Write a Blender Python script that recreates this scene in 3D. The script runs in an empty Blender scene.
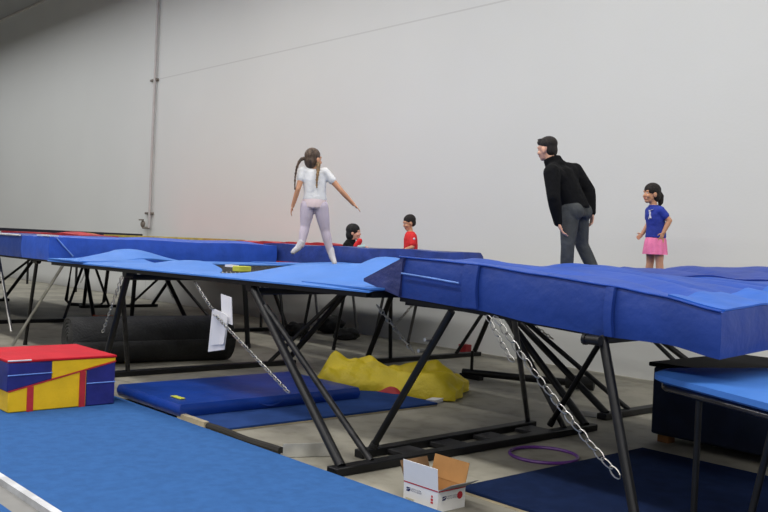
import bpy, bmesh, math, random
from mathutils import Vector as V, Matrix, noise
random.seed(7)
C = bpy.context.scene.collection
R = V((.664, .748, 0)).normalized(); F = V((-.748, .664, 0)).normalized(); Z = V((0, 0, 1))

# ------------------------------------------------------------------ materials
def lin(c): return tuple(((x/255)/12.92 if x/255 <= .04045 else ((x/255+.055)/1.055)**2.4) for x in c)
def M(name, rgb, rough=.6, metal=0, var=.12, scale=6, bump=0, bscale=20, spec=.5, rgb2=None, stretch=None):
    m = bpy.data.materials.new(name); m.use_nodes = True
    nt = m.node_tree; b = nt.nodes['Principled BSDF']
    b.inputs['Roughness'].default_value = rough; b.inputs['Metallic'].default_value = metal
    b.inputs['Specular IOR Level'].default_value = spec
    tc = nt.nodes.new('ShaderNodeTexCoord'); mp = nt.nodes.new('ShaderNodeMapping')
    nt.links.new(tc.outputs['Object'], mp.inputs[0])
    if stretch: mp.inputs['Scale'].default_value = stretch
    n = nt.nodes.new('ShaderNodeTexNoise'); n.inputs['Scale'].default_value = scale; n.inputs['Detail'].default_value = 5
    nt.links.new(mp.outputs[0], n.inputs['Vector'])
    r = nt.nodes.new('ShaderNodeValToRGB'); c = lin(rgb); c2 = lin(rgb2) if rgb2 else tuple(x*(1-var*2) for x in c)
    hi = c if rgb2 else tuple(min(1, x*(1+var)) for x in c)
    r.color_ramp.elements[0].position = .35; r.color_ramp.elements[1].position = .65
    r.color_ramp.elements[0].color = (*c2, 1); r.color_ramp.elements[1].color = (*hi, 1)
    nt.links.new(n.outputs['Fac'], r.inputs[0]); nt.links.new(r.outputs[0], b.inputs['Base Color'])
    if bump:
        n2 = nt.nodes.new('ShaderNodeTexNoise'); n2.inputs['Scale'].default_value = bscale; n2.inputs['Detail'].default_value = 4
        nt.links.new(mp.outputs[0], n2.inputs['Vector'])
        bp = nt.nodes.new('ShaderNodeBump'); bp.inputs['Strength'].default_value = bump; bp.inputs['Distance'].default_value = .05
        nt.links.new(n2.outputs['Fac'], bp.inputs['Height']); nt.links.new(bp.outputs[0], b.inputs['Normal'])
    return m
navy = M('navy_vinyl', (36, 64, 140), .45, spec=.35, var=.06, scale=3, bump=.35, bscale=5)
royal = M('royal_vinyl', (26, 72, 166), .5, var=.06, spec=.3, scale=3, bump=.3, bscale=4)
sky = M('light_blue_vinyl', (68, 122, 202), .55, var=.04, spec=.3, scale=3, bump=.2, bscale=4)
piping = M('blue_piping', (110, 150, 225), .5)
flapm = M('charcoal_vinyl', (50, 58, 110), .5, bump=.4, bscale=14)
redv = M('red_vinyl', (190, 44, 52), .5, bump=.2, bscale=4)
redtop = M('red_foam_cover', (184, 24, 40), .7, spec=.2, var=.05, bump=.1, bscale=8)
yelv = M('yellow_vinyl', (238, 192, 14), .55, var=.04, bump=.2, bscale=7)
olive = M('yellow_pad_vinyl', (176, 160, 80), .6)
indigo = M('indigo_vinyl', (38, 42, 122), .5, bump=.2, bscale=7)
tarpm = M('yellow_tarpaulin', (236, 212, 44), .5, var=.06, scale=4, bump=.7, bscale=7)
carp = M('blue_carpet', (53, 96, 154), .95, var=.05, scale=14, bump=.25, bscale=260, spec=.1)
carpd = M('navy_carpet', (26, 42, 78), .95, var=.08, scale=10, bump=.25, bscale=260, spec=.1)
matb = M('blue_mat_vinyl', (24, 64, 152), .35, var=.08, scale=3, bump=.25, bscale=4)
tan = M('tan_foam_edge', (190, 178, 150), .9)
whitee = M('white_foam_edge', (205, 208, 212), .8)
blk = M('black_steel', (20, 21, 24), .45, metal=.3, var=.2, scale=9)
blk2 = M('worn_black_steel', (40, 40, 42), .5, metal=.3, var=.3, scale=12)
greyst = M('grey_steel', (120, 120, 120), .4, metal=.7, var=.2)
silver = M('galvanised_steel', (190, 190, 186), .35, metal=.85, var=.15)
bedsolid = M('solid_bed_webbing', (40, 41, 43), .8, bump=.3, bscale=120)
bedm = M('woven_bed_webbing', (44, 45, 46), .8, bump=.3, bscale=120)
rubber = M('black_rubber', (34, 35, 36), .7, var=.2, scale=8, bump=.3, bscale=40)
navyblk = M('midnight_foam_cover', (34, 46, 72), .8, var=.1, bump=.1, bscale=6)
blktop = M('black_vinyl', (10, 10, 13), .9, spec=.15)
paper = M('white_paper', (232, 232, 236), .8, var=.02)
card = M('brown_cardboard', (172, 126, 74), .85, var=.06)
wcard = M('white_printed_cardboard', (226, 226, 224), .7, var=.02)
greyc = M('grey_printed_cardboard', (130, 130, 128), .8, var=.04)
redink = M('red_ink', (190, 32, 48), .7); blueink = M('navy_ink', (28, 36, 90), .7); greyink = M('grey_ink', (150, 152, 158), .7)
orange = M('orange_plastic', (210, 90, 50), .5)
purple = M('purple_plastic', (104, 52, 142), .35)
yellab = M('yellow_webbing', (205, 210, 80), .8)
pvc = M('white_painted_pipe', (196, 192, 190), .5, var=.03)
brass = M('grey_valve_metal', (130, 122, 112), .5)
alum = M('pale_aluminium', (200, 200, 194), .4, metal=.4)
dark = M('dark_hose', (40, 38, 34), .7)
skin_a = M('skin_light', (224, 172, 146), .55, var=.04); skin_b = M('skin_warm', (206, 152, 118), .55, var=.04)
eye_m = M('eye_white', (220, 215, 210), .3); iris_m = M('iris_dark', (40, 28, 22), .3); lip_m = M('lips', (176, 96, 88), .5)
hair_dk = M('dark_brown_hair', (30, 23, 20), .75, var=.3, scale=40, bump=.5, bscale=90, stretch=(1, 1, .2))
hair_br = M('light_brown_hair', (92, 74, 60), .55, var=.3, scale=40, bump=.5, bscale=90, stretch=(1, 1, .2))
hair_bk = M('black_hair', (15, 14, 15), .7, var=.3, scale=40, bump=.5, bscale=90)
hood_m = M('black_fleece', (13, 14, 17), .9, bump=.3, bscale=14, spec=.2)
trou_m = M('charcoal_trousers', (64, 68, 70), .85, bump=.4, bscale=12)
wshirt = M('white_cotton', (232, 234, 236), .85, var=.03, bump=.3, bscale=14)
legg = M('pale_lilac_leggings', (206, 196, 212), .8, var=.04)
pinkw = M('pale_pink_shorts', (232, 214, 216), .8, var=.03)
bshirt = M('royal_blue_cotton', (38, 58, 158), .85, bump=.3, bscale=14)
pink = M('pink_cotton', (240, 130, 176), .85, var=.08, bump=.3, bscale=14)
rshirt = M('red_cotton', (220, 40, 44), .8, var=.05, bump=.3, bscale=14)
teal = M('pale_mint_cotton', (176, 206, 206), .85)
white = M('white_print', (215, 215, 225), .8)
sockm = M('white_socks', (214, 214, 222), .9)

_nt = bedm.node_tree; _b = _nt.nodes['Principled BSDF']; _tr = _nt.nodes.new('ShaderNodeBsdfTransparent'); _mx = _nt.nodes.new('ShaderNodeMixShader')
_mx.inputs[0].default_value = .6                               # open string weave
_nt.links.new(_b.outputs[0], _mx.inputs[1]); _nt.links.new(_tr.outputs[0], _mx.inputs[2]); _nt.links.new(_mx.outputs[0], _nt.nodes['Material Output'].inputs[0])
def floor_mat():
    m = M('concrete_floor', (176, 172, 156), .6, scale=1.2, rgb2=(140, 137, 125), bump=.05, bscale=40)
    nt = m.node_tree; b = nt.nodes['Principled BSDF']
    n = nt.nodes.new('ShaderNodeTexNoise'); n.inputs['Scale'].default_value = 7; n.inputs['Detail'].default_value = 8
    tc = nt.nodes.new('ShaderNodeTexCoord'); nt.links.new(tc.outputs['Object'], n.inputs['Vector'])
    r = nt.nodes.new('ShaderNodeValToRGB'); r.color_ramp.elements[0].position = .32; r.color_ramp.elements[1].position = .5
    r.color_ramp.elements[0].color = (.8, .79, .77, 1); r.color_ramp.elements[1].color = (1, 1, 1, 1)
    mx = nt.nodes.new('ShaderNodeMix'); mx.data_type = 'RGBA'; mx.blend_type = 'MULTIPLY'; mx.inputs[0].default_value = 1
    src = b.inputs['Base Color'].links[0].from_socket
    nt.links.new(n.outputs['Fac'], r.inputs[0]); nt.links.new(src, mx.inputs[6]); nt.links.new(r.outputs[0], mx.inputs[7])
    nt.links.new(mx.outputs[2], b.inputs['Base Color']); return m
def wall_mat():
    m = M('white_painted_concrete', (219, 221, 219), .7, var=.012, scale=.35, bump=.03, bscale=30, spec=.25)
    nt = m.node_tree; b = nt.nodes['Principled BSDF']; L = nt.links
    tc = nt.nodes.new('ShaderNodeTexCoord'); sp = nt.nodes.new('ShaderNodeSeparateXYZ'); L.new(tc.outputs['Object'], sp.inputs[0])
    def band(sock, c, w):
        s = nt.nodes.new('ShaderNodeMath'); s.operation = 'SUBTRACT'; L.new(sock, s.inputs[0]); s.inputs[1].default_value = c
        a = nt.nodes.new('ShaderNodeMath'); a.operation = 'ABSOLUTE'; L.new(s.outputs[0], a.inputs[0])
        l = nt.nodes.new('ShaderNodeMath'); l.operation = 'LESS_THAN'; L.new(a.outputs[0], l.inputs[0]); l.inputs[1].default_value = w
        return l.outputs[0]
    h = band(sp.outputs[2], 5.17, .012)
    g = nt.nodes.new('ShaderNodeMath'); g.operation = 'GREATER_THAN'; L.new(sp.outputs[0], g.inputs[0]); g.inputs[1].default_value = -6.6
    mu = nt.nodes.new('ShaderNodeMath'); mu.operation = 'MULTIPLY'; L.new(h, mu.inputs[0]); L.new(g.outputs[0], mu.inputs[1])
    j = band(sp.outputs[0], -6.9, .012)
    ad = nt.nodes.new('ShaderNodeMath'); ad.operation = 'MAXIMUM'; L.new(mu.outputs[0], ad.inputs[0]); L.new(j, ad.inputs[1])
    sc = nt.nodes.new('ShaderNodeMath'); sc.operation = 'MULTIPLY'; L.new(ad.outputs[0], sc.inputs[0]); sc.inputs[1].default_value = .2
    mx = nt.nodes.new('ShaderNodeMix'); mx.data_type = 'RGBA'; L.new(sc.outputs[0], mx.inputs[0])
    L.new(b.inputs['Base Color'].links[0].from_socket, mx.inputs[6]); mx.inputs[7].default_value = (*lin((120, 116, 114)), 1)
    L.new(mx.outputs[2], b.inputs['Base Color']); return m

# ------------------------------------------------------------------ mesh helpers
def basis(d):
    d = V(d).normalized(); a = d.cross(Z if abs(d.z) < .95 else V((1, 0, 0))).normalized(); return a, d.cross(a)
class MB:
    def __init__(s): s.bm = bmesh.new()
    def loft(s, rings, cap=True):
        vs = [[s.bm.verts.new(p) for p in r] for r in rings]; n = len(vs[0])
        for a, b in zip(vs, vs[1:]):
            for i in range(n): s.bm.faces.new((a[i], a[(i+1) % n], b[(i+1) % n], b[i]))
        if cap: s.bm.faces.new(vs[0][::-1]); s.bm.faces.new(vs[-1])
        return s
    def tube(s, p0, p1, r, r1=None, n=10):
        p0, p1 = V(p0), V(p1); a, b = basis(p1-p0); r1 = r if r1 is None else r1
        return s.loft([[p+(a*math.cos(t)+b*math.sin(t))*q for t in [2*math.pi*i/n for i in range(n)]] for p, q in ((p0, r), (p1, r1))])
    def bar(s, p0, p1, w, h):           # rectangular tube, h upright
        p0, p1 = V(p0), V(p1); d = (p1-p0).normalized(); a = d.cross(Z).normalized()*w/2; b = a.cross(d).normalized()*h/2
        return s.loft([[p+a+b, p-a+b, p-a-b, p+a-b] for p in (p0, p1)])
    def poly(s, pts, r, n=8, closed=False, rr=None):
        pts = [V(p) for p in pts]; N = len(pts); rings = []
        for i, p in enumerate(pts):
            d = (pts[(i+1) % N]-pts[i-1]) if closed else (pts[min(i+1, N-1)]-pts[max(i-1, 0)])
            a, b = basis(d); q = rr[i] if rr else r
            rings.append([p+(a*math.cos(t)+b*math.sin(t))*q for t in [2*math.pi*k/n for k in range(n)]])
        if closed: rings.append(rings[0])
        return s.loft(rings, not closed)
    def box(s, c, d, rz=0):
        m = Matrix.Translation(c) @ Matrix.Rotation(rz, 4, 'Z') @ Matrix.Diagonal((*d, 1)); bmesh.ops.create_cube(s.bm, size=1, matrix=m); return s
    def ell(s, c, r, ax=None, seg=16):
        m = Matrix.Diagonal((*(r if hasattr(r, '__len__') else (r, r, r)), 1))
        if ax: m = Matrix((ax[0], ax[1], ax[2])).transposed().to_4x4() @ m
        bmesh.ops.create_uvsphere(s.bm, u_segments=seg, v_segments=seg//2+2, radius=1, matrix=Matrix.Translation(c) @ m); return s
    def cap(s, p0, r0, p1, r1=None):
        r1 = r0 if r1 is None else r1; s.tube(p0, p1, r0, r1, 12); s.ell(p0, r0, seg=12); s.ell(p1, r1, seg=12); return s
    def grid(s, fn, nu, nv):
        g = [[s.bm.verts.new(fn(i/nu, j/nv)) for j in range(nv+1)] for i in range(nu+1)]
        for i in range(nu):
            for j in range(nv): s.bm.faces.new((g[i][j], g[i+1][j], g[i+1][j+1], g[i][j+1]))
        return g
    def solid(s, top, bot, nu, nv, ns=1, bulge=0):   # closed slab between two sheets
        def edge(i, j): return i in (0, nu) or j in (0, nv)
        a = s.grid(top, nu, nv); b = s.grid(bot, nu, nv)
        loop = [(i, 0) for i in range(nu)]+[(nu, j) for j in range(nv)]+[(i, nv) for i in range(nu, 0, -1)]+[(0, j) for j in range(nv, 0, -1)]
        cen = sum((V(a[i][j].co) for i, j in loop), V())/len(loop)
        rings = []
        for k in range(ns+1):
            if k == 0: rings.append([a[i][j] for i, j in loop])
            elif k == ns: rings.append([b[i][j] for i, j in loop])
            else:
                t = k/ns; row = []
                for i, j in loop:
                    p = a[i][j].co.lerp(b[i][j].co, t); o = p-cen; o.z = 0
                    row.append(s.bm.verts.new(p+o.normalized()*bulge*math.sin(math.pi*t)))
                rings.append(row)
        n = len(loop)
        for x, y in zip(rings, rings[1:]):
            for q in range(n): s.bm.faces.new((x[q], x[(q+1) % n], y[(q+1) % n], y[q]))
        return s
    def face(s, pts): s.bm.faces.new([s.bm.verts.new(p) for p in pts]); return s
    def plate(s, pts, th):               # polygon given thickness along its normal
        pts = [V(p) for p in pts]; n = (pts[1]-pts[0]).cross(pts[2]-pts[0]).normalized()*th
        return s.loft([pts, [p+n for p in pts]])
    def chain(s, p0, p1, link=.05, w=.0045, sag=0):
        p0, p1 = V(p0), V(p1); n = max(2, int((p1-p0).length/(link*.8)))
        at = lambda t: p0.lerp(p1, t)-Z*sag*4*t*(1-t)
        for i in range(n):
            q0, q1 = at(i/n), at((i+1)/n); d = (q1-q0).normalized(); a, b = basis(d)
            if i % 2: a, b = b, a
            c = (q0+q1)/2; L = link/2; W = link*.27
            s.poly([c+d*L*math.cos(t)+a*W*math.sin(t) for t in [2*math.pi*k/10 for k in range(10)]], w, 5, True)
        return s
ROOT = {}
def obj(name, mb, mat, parent=None, smooth=True, bevel=0, mats=None):
    me = mb if isinstance(mb, bpy.types.Mesh) else bpy.data.meshes.new(name)
    if me is not mb:
        bmesh.ops.remove_doubles(mb.bm, verts=mb.bm.verts, dist=1e-6)
        bmesh.ops.recalc_face_normals(mb.bm, faces=mb.bm.faces); mb.bm.to_mesh(me); mb.bm.free()
    o = bpy.data.objects.new(name, me); C.objects.link(o)
    for x in (mats or [mat]): me.materials.append(x)
    if parent:
        o.parent = parent; ROOT[o] = ROOT[parent]; me.transform(Matrix.Translation(-ROOT[o]))
    else:
        bb = [v.co for v in me.vertices]; c = V(((min(v.x for v in bb)+max(v.x for v in bb))/2, (min(v.y for v in bb)+max(v.y for v in bb))/2, min(v.z for v in bb)))
        me.transform(Matrix.Translation(-c)); o.location = c; ROOT[o] = c
    if smooth:
        me.shade_smooth()
        me.set_sharp_from_angle(angle=math.radians(38))
    if bevel:
        b = o.modifiers.new('bevel', 'BEVEL'); b.width = bevel; b.segments = 2; b.limit_method = 'ANGLE'
    return o
def tag(o, label, cat, group=None):
    o['label'] = label; o['category'] = cat
    if group: o['group'] = group
    return o
def thing(name, loc, label, cat, group=None):
    o = bpy.data.objects.new(name, None); C.objects.link(o); o.location = loc; o.empty_display_size = .1; ROOT[o] = V(loc)
    return tag(o, label, cat, group)
def struct(name, mb, mat): o = obj(name, mb, mat, smooth=False); o['kind'] = 'structure'; return o
def gauss(x, y, *bumps): return sum(a*math.exp(-((x-cx)/sx)**2-((y-cy)/sy)**2) for cx, cy, a, sx, sy in bumps)

# ------------------------------------------------------------------ room
struct('floor', MB().box((-12, 0, -.05), (50, 19.2, .1)), floor_mat())
struct('wall_back', MB().box((-12, 9.66, 4.6), (50, .2, 9.6)), wall_mat())
struct('ceiling', MB().box((-12, 0, 9.45), (50, 19.2, .1)), M('grey_ceiling_deck', (120, 118, 118), .8))
struct('trim_1', MB().box((-12, 9.53, 7.95), (50, .06, .05)), pvc)
t = thing('wall_pipe', (-18.72, 9.5, 1.5), 'thin white vertical pipe strapped to the tall white wall at left', 'pipe')
obj('pipe', MB().tube((-18.72, 9.5, 1.62), (-18.72, 9.5, 9.3), .03), pvc, t)
for z in (1.95, 4.96, 7.6): obj('strap', MB().box((-18.8, 9.53, z), (.34, .06, .05)), brass, t, bevel=.01)
obj('valve', MB().ell((-18.95, 9.46, 1.7), (.07, .05, .08)).tube((-18.95, 9.46, 1.62), (-18.72, 9.5, 1.62), .025).tube((-18.95, 9.42, 1.78), (-18.95, 9.42, 1.81), .06), brass, t)

# ------------------------------------------------------------------ trampolines
def trampoline(label, x0, x1, y0, y1, z, padmat, zf, skew=0, pads=None, wnear=None, chains=(), bed_sag=(), bumptop=None, brace_off=.5, far_w=.67, base_far=.5):
    """rectangular folding trampoline, long side along X; near long side at y0 (+skew at the right end)"""
    cx = (x0+x1)/2
    T = thing('trampoline', (cx, (y0+y1)/2, 0), label, 'trampoline', None)
    Y0 = lambda x: y0+skew*(x-x0)/(x1-x0)
    fr = MB()
    zc = z-.028
    cor = [(x0, Y0(x0), zc), (x1, Y0(x1), zc), (x1, y1, zc), (x0, y1, zc)]
    for i in range(4): fr.bar(cor[i], cor[(i+1) % 4], .06, .045)
    for x in (x0+1.45, x1-1.35):                               # hinge tubes under the folding ends
        fr.tube((x, Y0(x)+.02, zc-.07), (x, y1-.02, zc-.07), .03)
    obj('frame', fr, blk, T)
    m = .42
    def bed(s, t):
        x = x0+m+(x1-x0-2*m)*s; y = Y0(x)+m+(y1-Y0(x)-m-min(m, far_w*.6))*t
        return V((x, y, z+.01-sum(a*math.exp(-((x-bx)**2+(y-by)**2)/.35) for bx, by, a in bed_sag)))
    obj('bed', MB().solid(bed, lambda s, t: bed(s, t)-Z*.008, 40, 24), bedm if brace_off < .4 else bedsolid, T)
    pm = pads or [padmat]*4
    wn = wnear or (lambda x: .62)
    def near(s, t):
        x = x0-.05+(x1-x0+.1)*s; w = wn(x); y = Y0(x)-.05+w*t
        zz = z+.012+zf(x, y)*min(1, t*1.6)**1.2
        if t < .1: zz -= .014*(1-t/.1)**2
        return V((x, y, zz))
    def far(s, t):
        x = x0-.05+(x1-x0+.1)*s; y = y1+(.12 if far_w > .5 else .02)-far_w*t; return V((x, y, z+.03+zf(x, y)))
    def end(xe, sg):
        def f(s, t):
            y = Y0(xe)-.04+(y1-Y0(xe)+.08)*s; x = xe-sg*.06+sg*.8*t; zz = z+.02+zf(x, y)*min(1, s*5)**1.2
            return V((x, y, zz))
        return f
    for k, (f, a, b) in enumerate(((near, 70, 16), (far, 60, 8), (end(x0, 1), 50, 14), (end(x1, -1), 50, 14))):
        obj('spring_pad', MB().solid(f, lambda s, t, f=f: f(s, t)-Z*.012, a, b), pm[k], T)
    # springs across the near opening
    for i in range(14):
        x = x0+2.0+i*.13
        sp = MB(); p0 = V((x, Y0(x)+.03, z-.01)); p1 = V((x, Y0(x)+m+.02, z+.006))
        sp.poly([p0.lerp(p1, q/40)+V((math.cos(q*1.6)*.011, 0, math.sin(q*1.6)*.011)) for q in range(41)], .0035, 4)
        obj('spring', sp, silver, T)
    # leg frames
    for side, xt, xf in ((-1, x0+1.5, x0+.74), (1, x1-1.35, x1+.26)):
        yb0, yb1 = y0-.07 if side > 0 else y0+.25, y1-base_far
        bb = MB().bar((xf, yb0-.08, .03), (xf, yb1+.1, .03), .1, .055); obj('base_bar', bb, blk, T, bevel=.006)
        for yf, yt, s2 in ((yb0, Y0(xt)+.02, 1), (yb1, y1-.05, -1)):
            top = V((xt, yt, z-.06)); ft = V((xf, yf, .05))
            lg = MB().tube(top, ft, .033); lg.tube(top-V((0, .04, 0)), top+V((0, .04, 0)), .042); obj('leg', lg, blk, T)
            mid = top.lerp(ft, .13); obj('brace', MB().tube(mid+V((.05*side, 0, 0)), (xf-.02*side, yf+brace_off*s2, .05), .024), blk2, T)
    for p0, p1 in chains: obj('chain', MB().chain(p0, p1), silver, T)
    return T
zf2 = lambda x, y: gauss(x, y, (-9.2, 4.45, .13, .42, .4), (-7.75, 4.4, .075, .45, .4), (-5.85, 4.4, .12, .5, .4), (-5.35, 4.85, .19, .45, .3), (-8.4, 6.8, .05, .6, .4))
def wn2(x): return .66-.47*math.exp(-((x+6.6)/.5)**2)
T2 = trampoline('light blue padded black trampoline in front with girl in white jumping above it', -9.5, -4.72, 3.74, 6.8, 1.17, sky, zf2, skew=.33, wnear=wn2, brace_off=.27,
    chains=[((-6.85, 3.92, 1.1), (-6.45, 3.86, .9)), ((-6.4, 3.86, .86), (-5.15, 3.73, .42)), ((-8.0, 3.8, 1.08), (-8.5, 3.86, .5)), ((-4.9, 4.3, 1.05), (-4.8, 4.6, .7))])
obj('webbing_strap', MB().box((-7.02, 4.5, 1.21), (.1, .14, .05), .1), yellab, T2, bevel=.006)
obj('care_label', MB().box((-7.16, 4.48, 1.23), (.1, .08, .02), .2), paper, T2)
zf5 = lambda x, y: gauss(x, y, (-5.3, 7.2, .1, .6, .4))
T5 = trampoline('black framed trampoline against the white wall under the man in black', -9.15, -4.95, 7.0, 8.95, 1.15, royal, zf5,
    chains=[((-6.45, 7.1, 1.08), (-5.55, 7.22, .62)), ((-7.3, 7.2, 1.05), (-7.9, 7.2, .5)), ((-6.1, 9.2, 1.0), (-5.6, 9.1, .5))], brace_off=.38, far_w=.22, base_far=-.25, bed_sag=[(-5.75, 7.7, .12), (-5.35, 8.45, .1)])
T6 = trampoline('black trampoline at far left rear with red and yellow spring pads', -17.6, -12.4, 7.0, 9.2, 1.36, redv, lambda x, y: gauss(x, y, (-17, 7.2, .1, .6, .4)),
    pads=[olive, redv, redv, redv], chains=[((-16, 7.1, 1.2), (-16.7, 7.1, .5)), ((-13.8, 7.1, 1.2), (-12.9, 7.0, .5))])
T0 = trampoline('black trampoline at far left front beyond the corner mats', -19.4, -14.6, 3.9, 6.85, 1.17, royal, lambda x, y: 0,
    chains=[((-16.1, 4, 1.1), (-15, 3.9, .5))])

uf = MB().poly([(-16.9, 7.05, 1.3), (-17.35, 7.1, .12), (-17.3, 7.15, .04), (-17.15, 7.4, .03), (-16.9, 7.6, .04), (-16.85, 7.65, .12), (-16.5, 7.6, 1.3)], .035)
obj('leg_frame', uf, blk2, T6)
# ------------------------------------------------------------------ end decks with thick mats
def interp(pts, x):
    if x <= pts[0][0]: return pts[0][1]
    for (a, p), (b, q) in zip(pts, pts[1:]):
        if x <= b: u = (x-a)/(b-a); u = u*u*(3-2*u)*.5+u*.5; return p+(q-p)*u
    return pts[-1][1]
D = thing('end_deck', (-3.4, 5.6, 0), 'large royal blue padded end deck on black legs behind the cardboard box', 'end deck')
X0, X1, YA, YB = -4.565, -2.206, 4.2, 7.1
TOP = [(-4.565, 1.405), (-4.3, 1.40), (-3.82, 1.385), (-3.35, 1.35), (-2.84, 1.315), (-2.56, 1.285), (-2.206, 1.229)]
BOT = [(-4.565, 1.135), (-3.82, 1.105), (-3.35, 1.062), (-2.84, 1.04), (-2.5, 1.04), (-2.206, .997)]
def dtop(s, t):
    x = X0+(X1-X0)*s; y = YA+(YB-YA)*t; e = min(1, t*9)*min(1, (1-s)*9+.25)
    droop = interp(TOP, x)+(1.36-interp(TOP, x))*min(1, t*1.1)**.8
    w = y*8+1.6*math.sin(x*1.7+y*.9)+.9*math.sin(y*2.3)+(x+3.4)*1.2
    zz = droop+e*(.036*abs(math.sin(w*.8))**.7-.028+.008*math.sin(w*2.3+x*5)+.01*math.sin(x*4+y*3))
    zz += gauss(x, y, (-3.75, 7.0, .045, .35, .5), (-3.1, 7.1, .05, .35, .5), (-4.45, 4.9, .018, .2, .3), (-4.4, 6.0, .02, .2, .3))
    if t > .93: zz -= .02
    return V((x, y, zz))
def dbot(s, t):
    x = X0+(X1-X0)*s; y = YA+(YB-YA)*t; return V((x, y, interp(BOT, x)+(1.1-interp(BOT, x))*min(1, t*1.3)))
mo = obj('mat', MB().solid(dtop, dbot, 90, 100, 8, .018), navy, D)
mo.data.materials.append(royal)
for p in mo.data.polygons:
    if p.normal.z > .6: p.material_index = 1  # same vinyl all over; overhead light on the top painted as brighter blue
def strip(s, t):
    p = dtop(.865+.135*s, .012+.95*t); return V((p.x, p.y, p.z+.012))
obj('edge_strip', MB().solid(strip, lambda s, t: strip(s, t)-Z*.01, 8, 60), M('bright_blue_vinyl', (42, 98, 190), .5, spec=.3, var=.05, bump=.2, bscale=4), D)
def cov(s, t):
    x = -4.1+1.9*s; y = 6.0+1.1*t; b = dtop((x-X0)/(X1-X0), (y-YA)/(YB-YA))
    return V((x, y, b.z+.012+.03*t*math.exp(-((s-.3)/.25)**2)+.02*t*math.exp(-((s-.75)/.2)**2)))
obj('loose_cover', MB().solid(cov, lambda s, t: cov(s, t)-Z*.01, 40, 16), M('deep_blue_vinyl', (30, 60, 146), .5, spec=.3, var=.06, bump=.35, bscale=4), D)
def front(x, f, off=.02): zt, zb = interp(TOP, x), interp(BOT, x); return V((x, YA-off-.018*math.sin(math.pi*(1-f)), zb+(zt-zb)*f))
obj('seam_flap', MB().solid(lambda s, t: front(-3.93+.12*s, 1-t*.96, .028), lambda s, t: front(-3.93+.12*s, 1-t*.96, .005), 2, 10), navy, D)
obj('seam_flap', MB().solid(lambda s, t: front(-2.86+.05*s, 1-t*.98, .032), lambda s, t: front(-2.86+.05*s, 1-t*.98, .005), 2, 10), navy, D)
obj('piping', MB().poly([front(-4.5+i*.06, .62-i*.006, .022) for i in range(10)], .006), piping, D)
obj('piping', MB().poly([front(X0+(X1-X0)*i/40, 1, .006)+Z*.006 for i in range(41)], .006), royal, D)
obj('corner_flap', MB().loft([[V((-4.5, 4.17, 1.41)), V((-4.53, 4.17, 1.14)), V((-4.53, 4.23, 1.14)), V((-4.5, 4.23, 1.41))],
    [V((-4.87, 4.14, 1.245)), V((-4.87, 4.14, 1.225)), V((-4.87, 4.17, 1.225)), V((-4.87, 4.17, 1.245))]]), flapm, D)
fr = MB()
pts = [(-4.57, 4.25, 1.125), (-3.9, 4.25, 1.1), (-2.93, 4.25, 1.05)]
for a, b in zip(pts, pts[1:]): fr.bar(a, b, .06, .04)
fr.bar((-4.57, 4.25, 1.12), (-4.57, 6.9, 1.1), .06, .04); fr.bar((-2.93, 4.24, 1.03), (-2.93, 6.9, 1.06), .06, .07); fr.bar((-4.57, 6.9, 1.1), (-2.93, 6.9, 1.06), .06, .07)
fr.box((-3.8, 5.6, 1.085), (1.6, 2.6, .02))
obj('frame', fr, blk, D)
def leg(p0, p1, r, par, mt=blk, name='leg', knob=True):
    m = MB().tube(p0, p1, r)
    if knob: m.tube(V(p0)-V((.07, 0, 0)), V(p0)+V((.07, 0, 0)), r*1.35)
    o = obj(name, m, mt, par)
    if name == 'leg':
        d = (V(p1)-V(p0)).normalized(); obj('foot_cap', MB().tube(V(p1)-d*.06, V(p1)-d*.002, r*1.2), rubber, o)
    return o
leg((-4.05, 4.2, 1.08), (-4.74, 4.17, .05), .026, D, knob=False)
leg((-4.0, 6.03, 1.07), (-4.62, 6.02, .05), .023, D, knob=False)
leg((-2.89, 4.2, 1.04), (-2.45, 3.98, 0), .027, D, knob=False)
leg((-2.75, 6.1, 1.04), (-2.4, 6.2, 0), .03, D)
obj('clamp', MB().tube((-2.95, 4.14, 1.02), (-2.86, 4.14, 1.02), .028).tube((-2.97, 4.14, 1.02), (-2.95, 4.14, 1.02), .033), blk, D)
obj('base_bar', MB().bar((-4.74, 4.05, .03), (-4.81, 6.03, .03), .09, .055), blk, D, bevel=.006)
for i, y in enumerate((4.35, 4.78, 5.25, 5.75)):
    obj('cross_plate', MB().box((-4.62, y+.05, .03), (.2, .22, .03), .05), blk2, D, bevel=.004)
obj('bolt', MB().tube((-4.215, 4.2, .88), (-4.215, 4.13, .88), .013), silver, D); obj('bolt', MB().tube((-4.27, 4.2, .8), (-4.27, 4.13, .8), .013), silver, D)
obj('chain', MB().chain((-3.68, 4.2, 1.08), (-2.64, 4.04, .34), .085, .004, .03), silver, D)
obj('chain', MB().chain((-3.74, 4.2, 1.08), (-3.42, 4.08, .84), .07, .003, .01), silver, D)
# chained black leg pair standing between the deck and the rear trampoline
leg((-4.21, 5.0, 1.06), (-4.82, 5.98, .06), .022, D, greyst, 'strut', False)

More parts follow.
